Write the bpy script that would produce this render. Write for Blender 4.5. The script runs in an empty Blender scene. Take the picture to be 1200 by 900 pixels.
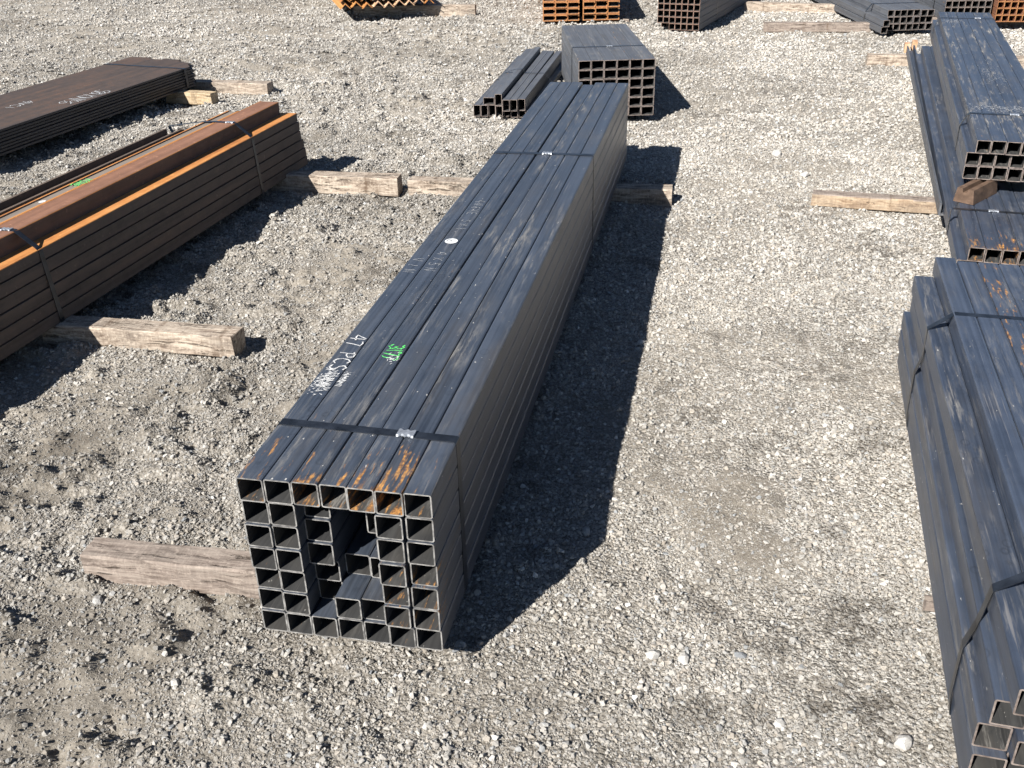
import bpy, bmesh, math, random
import numpy as np
from mathutils import Matrix, Vector, Euler

random.seed(7)
rng = np.random.default_rng(11)
scene = bpy.context.scene
COL = scene.collection
R = math.radians

# ------------------------------------------------------------------ camera
cam_d = bpy.data.cameras.new('camera')
cam = bpy.data.objects.new('camera', cam_d)
COL.objects.link(cam)
cam_d.sensor_width = 36.0
cam_d.lens = 1158.05 / 1200 * 36
cam_d.clip_start = 0.05
cam_d.clip_end = 3000
cam.matrix_world = (Matrix.Translation((1.18867, -1.98054, 2.07699)) @ Matrix.Rotation(0.216782, 4, 'Z')
                    @ Matrix.Rotation(1.072898, 4, 'X') @ Matrix.Rotation(-0.0270914, 4, 'Z'))
scene.camera = cam

# ------------------------------------------------------------------ light
SUN_DIR = Vector((0.58, 1.13, -1.0)).normalized()          # direction the light travels
elev = math.asin(-SUN_DIR.z)
world = bpy.data.worlds.new('World')
scene.world = world
world.use_nodes = True
wn = world.node_tree
sky = wn.nodes.new('ShaderNodeTexSky')
sky.sky_type = 'NISHITA'
sky.sun_disc = False
sky.sun_elevation = elev
sky.sun_rotation = math.atan2(-SUN_DIR.x, -SUN_DIR.y)
sky.air_density = 0.62
sky.dust_density = 0.1
wn.links.new(sky.outputs[0], wn.nodes['Background'].inputs[0])
wn.nodes['Background'].inputs[1].default_value = 0.05
sun_d = bpy.data.lights.new('sun', 'SUN')
sun_d.energy = 5.0
sun_d.angle = R(0.53)
sun_d.color = (1.0, 0.965, 0.915)
sun = bpy.data.objects.new('sun', sun_d)
COL.objects.link(sun)
sun.rotation_euler = SUN_DIR.to_track_quat('-Z', 'Y').to_euler()
sun.location = (-3, -6, 6)

vs = scene.view_settings
vs.view_transform = 'Standard'
vs.look = 'None'
vs.exposure = 0.98
vs.gamma = 1.0
vs.use_curve_mapping = False
scene.cycles.max_bounces = 4
scene.cycles.use_adaptive_sampling = True
scene.cycles.adaptive_threshold = 0.03
scene.cycles.diffuse_bounces = 2
scene.cycles.glossy_bounces = 2


# ------------------------------------------------------------------ node helper
class NT:
    def __init__(self, name):
        self.m = bpy.data.materials.new(name)
        self.m.use_nodes = True
        self.t = self.m.node_tree
        self.b = self.t.nodes['Principled BSDF']

    def n(self, kind, **kw):
        nd = self.t.nodes.new(kind)
        for k, v in kw.items():
            setattr(nd, k, v)
        return nd

    def put(self, sock, v):
        if hasattr(v, 'is_linked') or isinstance(v, bpy.types.NodeSocket):
            self.t.links.new(v, sock)
        elif isinstance(v, (tuple, list)) and len(v) == 3 and sock.type == 'RGBA':
            sock.default_value = (*v, 1)
        else:
            sock.default_value = v

    def math(self, op, a, b=0.0, clamp=False):
        nd = self.n('ShaderNodeMath', operation=op, use_clamp=clamp)
        self.put(nd.inputs[0], a)
        self.put(nd.inputs[1], b)
        return nd.outputs[0]

    def vmath(self, op, a, b):
        nd = self.n('ShaderNodeVectorMath', operation=op)
        self.put(nd.inputs[0], a)
        self.put(nd.inputs[1], b)
        return nd.outputs[0]

    def mix(self, f, a, b, mode='MIX'):
        nd = self.n('ShaderNodeMix', data_type='RGBA', blend_type=mode)
        self.put(nd.inputs[0], f)
        self.put(nd.inputs[6], a)
        self.put(nd.inputs[7], b)
        return nd.outputs[2]

    def ramp(self, f, stops):
        nd = self.n('ShaderNodeValToRGB')
        cr = nd.color_ramp
        while len(cr.elements) < len(stops):
            cr.elements.new(0.5)
        for e, (p, c) in zip(cr.elements, stops):
            e.position = p
            e.color = (*c, 1) if isinstance(c, (tuple, list)) else (c, c, c, 1)
        self.put(nd.inputs[0], f)
        return nd.outputs[0]

    def noise(self, vec, scale=5.0, detail=4.0, rough=0.55, dist=0.0):
        nd = self.n('ShaderNodeTexNoise')
        self.put(nd.inputs['Vector'], vec)
        nd.inputs['Scale'].default_value = scale
        nd.inputs['Detail'].default_value = detail
        nd.inputs['Roughness'].default_value = rough
        nd.inputs['Distortion'].default_value = dist
        return nd.outputs[0]

    def voro(self, vec, scale, feature='F1', out=0):
        nd = self.n('ShaderNodeTexVoronoi', feature=feature)
        self.put(nd.inputs['Vector'], vec)
        nd.inputs['Scale'].default_value = scale
        return nd.outputs[out]

    def attr(self, name, kind='OBJECT'):
        return self.n('ShaderNodeAttribute', attribute_name=name, attribute_type=kind).outputs['Fac']

    def objcoord(self):
        """object space coordinates shifted by a per-object random amount"""
        tc = self.n('ShaderNodeTexCoord').outputs['Object']
        rnd = self.n('ShaderNodeObjectInfo').outputs['Random']
        off = self.n('ShaderNodeCombineXYZ')
        self.put(off.inputs[0], self.math('MULTIPLY', rnd, 91.0))
        self.put(off.inputs[1], self.math('MULTIPLY', rnd, 57.0))
        self.put(off.inputs[2], self.math('MULTIPLY', rnd, 33.0))
        return tc, self.vmath('ADD', tc, off.outputs[0]), rnd

    def bump(self, h, strength, dist):
        nd = self.n('ShaderNodeBump')
        self.put(nd.inputs['Height'], h)
        nd.inputs['Strength'].default_value = strength
        nd.inputs['Distance'].default_value = dist
        self.t.links.new(nd.outputs[0], self.b.inputs['Normal'])

    def base(self, c, rough=0.6, metal=0.0, spec=0.5):
        self.put(self.b.inputs['Base Color'], c)
        self.put(self.b.inputs['Roughness'], rough)
        self.put(self.b.inputs['Metallic'], metal)
        self.put(self.b.inputs['Specular IOR Level'], spec)
        return self.m


MAT = {}


def mat_mill_steel(name, dark, light, brown=0.0, gloss=0.42, rust_base=0.0, dusty=1.0, rusty=1.0):
    """hot rolled tube: blue-grey mill scale with lengthwise streaks, chalky scuffs and rust"""
    T = NT(name)
    raw, oc, rnd = T.objcoord()
    st = T.noise(T.vmath('MULTIPLY', oc, (34, 0.8, 34)), 1.0, 6, 0.6)
    bl = T.noise(oc, 7.0, 5, 0.6)
    c = T.ramp(T.math('ADD', T.math('MULTIPLY', st, 0.6), T.math('MULTIPLY', bl, 0.4)), [(0.32, dark), (0.68, light)])
    c = T.mix(T.math('MULTIPLY', rnd, 0.28), c, tuple(x * 0.55 for x in dark))
    # brownish film
    fl = T.ramp(T.noise(T.vmath('MULTIPLY', oc, (9, 2.2, 9)), 1.0, 4, 0.6), [(0.5, 0.0), (0.72, 1.0)])
    c = T.mix(T.math('MULTIPLY', fl, 0.42 + brown), c, (0.074, 0.063, 0.050))
    ln = T.ramp(T.noise(T.vmath('MULTIPLY', oc, (110, 0.35, 110)), 1.0, 3, 0.6), [(0.38, 0.0), (0.62, 1.0)])
    c = T.mix(T.math('MULTIPLY', ln, 0.30), c, tuple(x * 1.45 for x in light))
    # dull water rings and handling marks
    vd = T.voro(T.vmath('MULTIPLY', oc, (1, .8, 1)), 22.0)
    ring = T.ramp(vd, [(0.0, 0.0), (0.26, 0.0), (0.32, 1.0), (0.40, 0.0)])
    ringm = T.ramp(T.noise(oc, 3.1, 2), [(0.52, 0.0), (0.64, 1.0)])
    c = T.mix(T.math('MULTIPLY', T.math('MULTIPLY', ring, ringm), 0.35), c, (0.016, 0.018, 0.022))
    # dust film and scuffs
    du = T.ramp(T.noise(T.vmath('MULTIPLY', oc, (46, 4.5, 46)), 1.0, 6, 0.74), [(0.50, 0.0), (0.68, 1.0)])
    dm = T.ramp(T.noise(T.vmath('MULTIPLY', oc, (9, 1.3, 9)), 1.0, 4, .65), [(0.46, 0.0), (0.66, 1.0)])
    dust = T.math('MULTIPLY', T.math('MULTIPLY', du, dm), T.math('MULTIPLY', T.attr('dust'), dusty))
    c = T.mix(T.math('MULTIPLY', dust, 0.7, True), c, (0.27, 0.255, 0.23))
    sc = T.ramp(T.noise(T.vmath('MULTIPLY', oc, (150, 3.0, 150)), 1.0, 4, 0.5), [(0.61, 0.0), (0.66, 1.0)])
    scm = T.ramp(T.noise(T.vmath('MULTIPLY', oc, (20, 2.2, 20)), 1.0, 3), [(0.52, 0.0), (0.62, 1.0)])
    c = T.mix(T.math('MULTIPLY', T.math('MULTIPLY', sc, scm), T.math('MULTIPLY', T.attr('dust'), 0.35), True), c, (0.33, 0.31, 0.285))
    sp = T.ramp(T.noise(T.vmath('MULTIPLY', oc, (95, 38, 95)), 1.0, 3, 0.5), [(0.72, 0.0), (0.75, 1.0)])
    c = T.mix(T.math('MULTIPLY', sp, T.attr('dust'), True), c, (0.52, 0.50, 0.46))
    # rust: attr rust = everywhere, attr end_rust = close to the near end
    sep = T.n('ShaderNodeSeparateXYZ')
    T.put(sep.inputs[0], raw)
    mr = T.n('ShaderNodeMapRange', clamp=True)
    T.put(mr.inputs[0], sep.outputs[1])
    mr.inputs[1].default_value = 0.0
    mr.inputs[2].default_value = 0.34
    mr.inputs[3].default_value = 1.0
    mr.inputs[4].default_value = 0.0
    amt = T.math('ADD', T.math('ADD', T.attr('rust'), rust_base), T.math('MULTIPLY', T.math('MULTIPLY', mr.outputs[0], T.attr('end_rust')), rusty))
    rn = T.noise(T.vmath('MULTIPLY', oc, (75, 10, 75)), 1.0, 6, 0.6)
    rf = T.math('SUBTRACT', T.math('ADD', rn, T.math('MULTIPLY', amt, 0.245)), 0.71)
    rf = T.math('MULTIPLY', rf, 8.0, True)
    rc = T.ramp(T.noise(oc, 60.0, 4), [(0.34, (0.10, 0.048, 0.022)), (0.46, (0.30, 0.14, 0.04)), (0.62, (0.56, 0.28, 0.075))])
    c = T.mix(rf, c, rc)
    ro = T.math('ADD', T.math('ADD', gloss, T.math('MULTIPLY', bl, 0.22)), T.math('MULTIPLY', T.math('ADD', rf, dust), 0.3))
    T.bump(T.math('ADD', T.math('MULTIPLY', st, 0.5), T.math('MULTIPLY', rn, 0.4)), 0.12, 0.004)
    MAT[name] = T.base(c, ro, 0.1, 0.55)


def mat_cut_edge(name, c1, c2):
    T = NT(name)
    raw, oc, rnd = T.objcoord()
    T.base(T.ramp(T.noise(oc, 45, 4), [(0.35, c1), (0.65, c2)]), 0.55, 0.25)
    MAT[name] = T.m


def mat_rusty(name, c1, c2, c3, streak=(22, 0.9, 22), rough=0.75):
    T = NT(name)
    raw, oc, rnd = T.objcoord()
    a = T.noise(T.vmath('MULTIPLY', oc, streak), 1.0, 6, 0.65)
    b = T.noise(oc, 14.0, 6, 0.65)
    c = T.ramp(T.math('ADD', T.math('MULTIPLY', a, 0.65), T.math('MULTIPLY', b, 0.35)), [(0.34, c1), (0.5, c2), (0.68, c3)])
    c = T.mix(T.math('MULTIPLY', rnd, 0.3), c, c1)
    sp = T.ramp(T.noise(oc, 38.0, 4), [(0.64, 0.0), (0.74, 1.0)])
    c = T.mix(T.math('MULTIPLY', sp, 0.5), c, tuple(min(1, x * 1.7) for x in c3))
    T.bump(b, 0.2, 0.004)
    MAT[name] = T.base(c, rough, 0.0, 0.35)


def mat_wood(name, dark, mid, light, grey=0.3):
    T = NT(name)
    raw, oc, rnd = T.objcoord()
    w = T.noise(T.vmath('MULTIPLY', oc, (2.5, 9, 9)), 1.0, 3)
    wv = T.n('ShaderNodeCombineXYZ')
    T.put(wv.inputs[1], T.math('MULTIPLY', w, 5.0))
    T.put(wv.inputs[2], T.math('MULTIPLY', w, 5.0))
    g = T.noise(T.vmath('ADD', T.vmath('MULTIPLY', oc, (6.0, 55, 55)), wv.outputs[0]), 1.0, 7, 0.66)
    c = T.ramp(g, [(0.36, dark), (0.47, mid), (0.60, light)])
    bl = T.ramp(T.noise(T.vmath('MULTIPLY', oc, (3, 9, 9)), 1.0, 6, 0.65), [(0.42, 0.0), (0.62, 1.0)])
    c = T.mix(T.math('MULTIPLY', bl, grey), c, (0.165, 0.14, 0.118))
    crack = T.ramp(T.noise(T.vmath('ADD', T.vmath('MULTIPLY', oc, (3.2, 52, 52)), wv.outputs[0]), 1.0, 5, 0.6), [(0.36, 1.0), (0.40, 0.0)])
    c = T.mix(T.math('MULTIPLY', crack, 0.85), c, (0.04, 0.028, 0.02))
    saw = T.noise(T.vmath('MULTIPLY', oc, (120, 8, 8)), 1.0, 2)
    c = T.mix(0.14, c, T.ramp(saw, [(0.4, tuple(x * .5 for x in mid)), (0.62, light)]))
    st = T.ramp(T.noise(T.vmath('MULTIPLY', oc, (11, 2, 2)), 1.0, 4, .6), [(0.58, 0.0), (0.70, 1.0)])
    c = T.mix(T.math('MULTIPLY', st, 0.7), c, (0.10, 0.064, 0.040))
    pa = T.ramp(T.noise(oc, 55.0, 5, .75), [(0.52, 0.0), (0.66, 1.0)])
    c = T.mix(T.math('MULTIPLY', pa, 0.45), c, tuple(min(.7, x * 1.35) for x in light))
    T.bump(T.math('SUBTRACT', T.math('ADD', g, T.math('MULTIPLY', saw, 0.25)), crack), 0.7, 0.006)
    MAT[name] = T.base(c, 0.88, 0, 0.2)


def mat_flat(name, c, rough=0.7, metal=0.0, var=0.35, scale=40.0):
    T = NT(name)
    raw, oc, rnd = T.objcoord()
    nz = T.noise(oc, scale, 4, 0.6)
    T.base(T.ramp(nz, [(0.3, tuple(x * (1 - var) for x in c)), (0.7, tuple(min(1, x * (1 + var)) for x in c))]), rough, metal)
    MAT[name] = T.m


mat_mill_steel('mill_scale', (0.023, 0.030, 0.043), (0.066, 0.079, 0.103), gloss=0.30)
mat_mill_steel('mill_scale_blue', (0.021, 0.029, 0.046), (0.068, 0.085, 0.12), gloss=0.32, dusty=1.2)
mat_mill_steel('mill_scale_grey', (0.050, 0.055, 0.066), (0.125, 0.133, 0.148), gloss=0.44)
mat_mill_steel('rust_tube', (0.14, 0.062, 0.035), (0.26, 0.105, 0.05), brown=0.0, gloss=0.6, rust_base=0.25)
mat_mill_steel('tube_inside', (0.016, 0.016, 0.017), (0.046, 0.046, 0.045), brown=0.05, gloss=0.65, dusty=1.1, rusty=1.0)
mat_cut_edge('cut_edge', (0.12, 0.115, 0.11), (0.36, 0.35, 0.33))
mat_cut_edge('cut_edge_warm', (0.13, 0.10, 0.085), (0.30, 0.25, 0.22))
mat_cut_edge('cut_edge_brown', (0.15, 0.085, 0.06), (0.30, 0.20, 0.155))
mat_cut_edge('cut_edge_rust', (0.30, 0.12, 0.045), (0.52, 0.25, 0.10))
mat_rusty('channel_web', (0.14, 0.072, 0.045), (0.23, 0.115, 0.072), (0.33, 0.17, 0.105))
mat_rusty('channel_side', (0.075, 0.058, 0.047), (0.125, 0.095, 0.074), (0.18, 0.122, 0.088))
mat_rusty('channel_grey', (0.15, 0.12, 0.10), (0.22, 0.19, 0.16), (0.28, 0.21, 0.155))
mat_rusty('orange_rust', (0.26, 0.10, 0.035), (0.48, 0.205, 0.06), (0.62, 0.31, 0.11))
mat_rusty('pale_rust', (0.38, 0.19, 0.09), (0.55, 0.36, 0.22), (0.66, 0.52, 0.38))
mat_rusty('flat_bar_top', (0.045, 0.036, 0.032), (0.075, 0.055, 0.044), (0.13, 0.075, 0.050), streak=(9, 0.7, 9), rough=0.6)
mat_rusty('flat_bar_side_shade', (0.006, 0.008, 0.013), (0.012, 0.015, 0.024), (0.02, 0.024, 0.036), rough=0.4)  # plate sides: blue-black of sky-lit shade put into the colour
mat_rusty('brown_offcut', (0.055, 0.034, 0.024), (0.105, 0.066, 0.044), (0.18, 0.115, 0.078), streak=(30, 12, 30))
mat_wood('wood_tan', (0.12, 0.088, 0.066), (0.33, 0.262, 0.205), (0.52, 0.445, 0.36), 0.6)
mat_wood('wood_fresh', (0.22, 0.145, 0.08), (0.42, 0.31, 0.185), (0.54, 0.43, 0.29), 0.3)
mat_wood('wood_orange', (0.17, 0.11, 0.07), (0.33, 0.235, 0.155), (0.46, 0.36, 0.255), 0.5)
mat_wood('wood_grey', (0.11, 0.085, 0.07), (0.23, 0.185, 0.155), (0.34, 0.285, 0.24), 0.5)
mat_flat('strap_black', (0.022, 0.026, 0.034), 0.34, 0.35, 0.6, 18)
mat_flat('seal_zinc', (0.40, 0.42, 0.45), 0.38, 0.6, 0.3, 60)
mat_flat('chalk_white', (0.56, 0.56, 0.55), 0.9, 0, 0.35, 160)
mat_flat('chalk_faint', (0.30, 0.31, 0.32), 0.9, 0, 0.4, 120)
mat_flat('chalk_pale', (0.45, 0.46, 0.47), 0.9, 0, 0.3, 120)
mat_flat('paint_green', (0.10, 0.62, 0.13), 0.7, 0, 0.3, 140)
mat_flat('sticker_white', (0.74, 0.75, 0.75), 0.6, 0, 0.06, 30)
mat_flat('ink', (0.05, 0.05, 0.055), 0.6, 0, 0.1, 30)


# ------------------------------------------------------------------ object helpers
def tag(o, label=None, cat=None, group=None, kind=None):
    if label: o['label'] = label
    if cat: o['category'] = cat
    if group: o['group'] = group
    if kind: o['kind'] = kind
    return o


def thing(name, label, cat, loc=(0, 0, 0), cw=0.0, group=None):
    """Empty at a thing's base; cw = heading in degrees clockwise from +Y"""
    o = bpy.data.objects.new(name, None)
    o.empty_display_size = 0.1
    COL.objects.link(o)
    o.location = loc
    o.rotation_euler = (0, 0, -R(cw))
    return tag(o, label, cat, group)


def part(name, mesh, parent, loc=(0, 0, 0), rot=(0, 0, 0), mats=None):
    o = bpy.data.objects.new(name, mesh)
    COL.objects.link(o)
    o.parent = parent
    o.location = loc
    o.rotation_euler = rot
    o['dust'] = random.uniform(0.45, 1.0)
    o['rust'] = 0.0
    o['end_rust'] = 0.0
    return o


def mesh_from(name, v, f, mats, idx=None, smooth=False):
    me = bpy.data.meshes.new(name)
    me.from_pydata([tuple(p) for p in v], [], f)
    for m in mats:
        me.materials.append(MAT[m])
    if idx:
        me.polygons.foreach_set('material_index', idx)
    if smooth:
        me.polygons.foreach_set('use_smooth', [True] * len(f))
    me.update()
    return me


CACHE = {}


def tube_mesh(w, h, L, t=0.0040, mats=('mill_scale', 'tube_inside', 'cut_edge'), r=None):
    """hollow rectangular tube along +Y with rounded corners, open ends with a cut rim"""
    key = ('tube', round(w, 4), round(h, 4), round(L, 4), t, mats, r)
    if key in CACHE:
        return CACHE[key]
    r = r or min(w, h) * 0.065

    def loop(x0, x1, z0, z1, rr):
        pts = []
        for cx, cz, a0 in ((x1 - rr, z1 - rr, 0), (x0 + rr, z1 - rr, 90), (x0 + rr, z0 + rr, 180), (x1 - rr, z0 + rr, 270)):
            for k in range(3):
                a = R(a0 + 45 * k)
                pts.append((cx + rr * math.cos(a), cz + rr * math.sin(a)))
        return pts
    o = loop(0, w, 0, h, r)
    i = loop(t, w - t, t, h - t, max(r - t, 0.002))
    n = len(o)
    v, f, ix = [], [], []
    for ring, y in ((o, 0), (o, L), (i, 0), (i, L)):
        v += [(p[0], y, p[1]) for p in ring]
    for k in range(n):
        k2 = (k + 1) % n
        f.append((k, k + n, k2 + n, k2)); ix.append(0)
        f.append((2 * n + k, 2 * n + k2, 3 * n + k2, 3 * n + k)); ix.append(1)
        f.append((k, k2, 2 * n + k2, 2 * n + k)); ix.append(2)
        f.append((n + k, 3 * n + k, 3 * n + k2, n + k2)); ix.append(2)
    me = mesh_from('square_tube', v, f, mats, ix)
    CACHE[key] = me
    return me


def prism_mesh(name, prof, L, mats=('channel_side',), face_mat=None, cap=0):
    """closed profile [(u, w)...] counter-clockwise, extruded along +Y"""
    n = len(prof)
    v = [(p[0], 0, p[1]) for p in prof] + [(p[0], L, p[1]) for p in prof]
    f, ix = [], []
    for k in range(n):
        k2 = (k + 1) % n
        f.append((k, k + n, k2 + n, k2))
        ix.append(face_mat[k] if face_mat else 0)
    f.append(tuple(range(n))); ix.append(cap)
    f.append(tuple(range(2 * n - 1, n - 1, -1))); ix.append(cap)
    return mesh_from(name, v, f, mats, ix)


def strap_mesh(path, width=0.032, thick=0.0016, closed=True, mat='strap_black'):
    """flat steel band following a path in the (u, w) cross-section, band width along Y"""
    n = len(path)
    v, f = [], []
    P = [Vector(p) for p in path]
    c = sum(P, Vector((0, 0))) / n
    for k in range(n):
        a = P[k - 1] if (closed or k > 0) else P[k]
        b = P[(k + 1) % n] if (closed or k < n - 1) else P[k]
        d = (b - a).normalized()
        nn = Vector((d.y, -d.x))
        if nn.dot(P[k] - c) < 0:
            nn = -nn
        q = P[k] + nn * thick
        for y in (-width / 2, width / 2):
            v.append((P[k].x, y, P[k].y))
            v.append((q.x, y, q.y))
    for k in range(n if closed else n - 1):
        a, b = 4 * k, 4 * ((k + 1) % n)
        f += [(a + 1, b + 1, b + 3, a + 3), (a, a + 2, b + 2, b), (a, b, b + 1, a + 1), (a + 2, a + 3, b + 3, b + 2)]
    return mesh_from('steel_strap', v, f, (mat,))


def rect_path(x0, x1, z0, z1, r=0.008, sag=0.0):
    pts = []
    for cx, cz, a0 in ((x1 - r, z1 - r, 0), (x0 + r, z1 - r, 90), (x0 + r, z0 + r, 180), (x1 - r, z0 + r, 270)):
        for k in range(4):
            a = R(a0 + 30 * k)
            pts.append((cx + r * math.cos(a), cz + r * math.sin(a)))
    return pts


def seal_mesh(w=0.036, l=0.05, h=0.006):
    """crimped zinc seal: a folded sleeve with notched edges, lying along X"""
    key = ('seal', w, l)
    if key in CACHE:
        return CACHE[key]
    prof = []
    n = 9
    half = w / 2
    xs = [-l / 2 + l * k / (n - 1) for k in range(n)]
    notch = [0, 0, .007, .007, 0, .007, .007, 0, 0]
    top = [(x, half - d) for x, d in zip(xs, notch)]
    bot = [(x, -half + d) for x, d in zip(xs, notch)]
    v, f = [], []
    for z in (0, h):
        s = 0.86 if z else 1.0
        for (x, y) in top + bot[::-1]:
            v.append((x, y * s, z))
    m = 2 * n
    f.append(tuple(range(m - 1, -1, -1)))
    f.append(tuple(range(m, 2 * m)))
    for k in range(m):
        k2 = (k + 1) % m
        f.append((k, k2, k2 + m, k + m))
    f = [tuple(reversed(q)) for q in f]
    me = mesh_from('crimp_seal', v, f, ('seal_zinc',))
    bm = bmesh.new(); bm.from_mesh(me)
    bmesh.ops.recalc_face_normals(bm, faces=bm.faces)
    bm.to_mesh(me); bm.free()
    CACHE[key] = me
    return me


GLYPH = {   # strokes in a 0..1 box, y up
    '4': [[(.62, 1), (.05, .42), (.05, .36), (.95, .42)], [(.78, .98), (.62, 0)]],
    '7': [[(.05, .9), (.2, .98), (.9, .95), (.6, .5), (.42, 0)]],
    'P': [[(.15, 0), (.28, 1)], [(.05, .85), (.4, 1.02), (.85, .95), (.92, .7), (.6, .5), (.22, .48)]],
    'C': [[(.9, .85), (.6, 1.0), (.25, .8), (.12, .45), (.3, .1), (.65, 0), (.95, .2)]],
    'S': [[(.9, .88), (.55, 1), (.2, .82), (.35, .58), (.75, .42), (.85, .18), (.5, 0), (.1, .12)]],
    '3': [[(.1, .9), (.5, 1.02), (.9, .82), (.75, .58), (.4, .52), (.8, .45), (.92, .2), (.5, -.02), (.08, .12)]],
    '1': [[(.45, 1), (.5, 0)]],
    '/': [[(.7, 1.05), (.3, -.1)]],
    '5': [[(.9, 1), (.3, .98), (.25, .58), (.6, .62), (.9, .35), (.6, .02), (.15, .08)]],
    '8': [[(.55, .52), (.2, .75), (.5, 1), (.8, .78), (.5, .52), (.15, .22), (.5, 0), (.85, .25), (.55, .52)]],
    'V': [[(.05, 1), (.45, 0), (.9, 1)]],
    'E': [[(.85, 1), (.2, .95), (.15, .05), (.85, 0)], [(.18, .5), (.7, .52)]],
    '0': [[(.5, 1), (.15, .7), (.18, .25), (.5, 0), (.85, .3), (.8, .75), (.5, 1)]],
    '9': [[(.85, .65), (.5, .45), (.2, .7), (.5, 1), (.85, .8), (.8, .4), (.55, 0)]],
    '6': [[(.7, 1), (.3, .65), (.15, .3), (.5, 0), (.85, .25), (.55, .52), (.2, .35)]],
    'N': [[(.1, 0), (.2, 1), (.75, 0), (.9, 1)]],
    'X': [[(.1, 1), (.9, 0)], [(.9, 1), (.1, 0)]],
    '-': [[(.2, .5), (.8, .5)]],
    ' ': [],
}


def write_on(root, pname, text, size, adv, stroke, mat, loc, rotz, wob=0.02, aspect=0.7):
    """hand-written letters, each a part, reading along local +X turned by rotz"""
    rr = random.Random(text)
    x = -len(text) * adv / 2
    ca, sa = math.cos(rotz), math.sin(rotz)
    for ch in text:
        v, f = [], []
        for pl in GLYPH[ch]:
            pts = []
            for k in range(len(pl) - 1):
                for s in range(3):
                    t = s / 3
                    pts.append((pl[k][0] * (1 - t) + pl[k + 1][0] * t, pl[k][1] * (1 - t) + pl[k + 1][1] * t))
            pts.append(pl[-1])
            P = [Vector(((p[0] + rr.gauss(0, wob)) * size * aspect, (p[1] - .5 + rr.gauss(0, wob)) * size)) for p in pts]
            base = len(v)
            for k in range(len(P)):
                d = (P[min(k + 1, len(P) - 1)] - P[max(k - 1, 0)])
                d = d.normalized() if d.length > 1e-9 else Vector((1, 0))
                nn = Vector((-d.y, d.x)) * stroke * rr.uniform(.25, .6)
                v.append((P[k].x + nn.x, P[k].y + nn.y, 0))
                v.append((P[k].x - nn.x, P[k].y - nn.y, 0))
            for k in range(len(P) - 1):
                a = base + 2 * k
                f.append((a, a + 1, a + 3, a + 2))
        if f:
            part(pname, mesh_from(pname, v, f, (mat,)), root, (loc[0] + ca * x, loc[1] + sa * x, loc[2]), (0, 0, rotz))
        x += adv * rr.uniform(.9, 1.1)


def timber(label, cx, cy, L, w, h, cw=0.0, mat='wood_tan', z=-0.012, group=None, wane=0.004, roll=0.0, top=None):
    """rough sawn dunnage, long side along X; slightly uneven edges"""
    bm = bmesh.new()
    nx, rr = 14, random.Random(label)
    prof = [(-w / 2, 0), (w / 2, 0), (w / 2, h), (-w / 2, h)]
    ch = 0.006
    ring = []
    for (y, zz) in prof:
        sy = -1 if y > 0 else 1
        sz = 1 if zz == 0 else -1
        if (y > 0) == (zz > 0):
            ring += [(y, zz + sz * ch), (y + sy * ch, zz)]
        else:
            ring += [(y + sy * ch, zz), (y, zz + sz * ch)]
    # order ring counter-clockwise
    ring.sort(key=lambda p: math.atan2(p[1] - h / 2, p[0]))
    rows = []
    bow = rr.uniform(-.006, .006)
    for k in range(nx + 1):
        t = k / nx
        x = (t - .5) * L
        b = bow * math.sin(math.pi * t)
        row = []
        for (y, zz) in ring:
            ex = rr.gauss(0, .003) if k in (0, nx) else 0
            row.append(bm.verts.new((x + ex, y + b + rr.gauss(0, wane * .3), zz + rr.gauss(0, wane * .3))))
        rows.append(row)
    n = len(ring)
    for k in range(nx):
        for j in range(n):
            bm.faces.new((rows[k][j], rows[k + 1][j], rows[k + 1][(j + 1) % n], rows[k][(j + 1) % n]))
    bm.faces.new(rows[0][::-1])
    bm.faces.new(rows[-1])
    bmesh.ops.recalc_face_normals(bm, faces=bm.faces)
    me = bpy.data.meshes.new('timber')
    bm.to_mesh(me); bm.free()
    me.materials.append(MAT[mat])
    if top:
        me.materials.append(MAT[top])
        for p in me.polygons:
            if p.normal.z > .6:
                p.material_index = 1
    o = bpy.data.objects.new('timber', me)
    COL.objects.link(o)
    o.location = (cx, cy, z)
    o.rotation_euler = (roll, 0, -R(cw))
    return tag(o, label, 'timber', group)


# ------------------------------------------------------------------ ground relief (shared by the sheet and the gravel)
_perm = rng.permutation(4096)
_val = rng.random(4096)


def vnoise(x, y, s, seed=0):
    x = np.asarray(x) / s + seed * 17.31 + 500
    y = np.asarray(y) / s + seed * 9.77 + 500
    xi = np.floor(x).astype(np.int64); yi = np.floor(y).astype(np.int64)
    xf = x - xi; yf = y - yi
    u = xf * xf * xf * (xf * (xf * 6 - 15) + 10)
    w = yf * yf * yf * (yf * (yf * 6 - 15) + 10)

    def g(a, b):
        return _val[(_perm[a & 4095] + b * 31 + (b >> 3) * 7) & 4095]
    return ((g(xi, yi) * (1 - u) + g(xi + 1, yi) * u) * (1 - w) + (g(xi, yi + 1) * (1 - u) + g(xi + 1, yi + 1) * u) * w)


def fbm(x, y, s, seed=0, o=4, gain=0.5):
    a, t, n = 1.0, 0.0, 0.0
    for k in range(o):
        t = t + a * vnoise(x, y, s / (2 ** k), seed + k)
        n += a
        a *= gain
    return t / n


def sstep(a, b, x):
    t = np.clip((x - a) / (b - a), 0, 1)
    return t * t * (3 - 2 * t)


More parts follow.
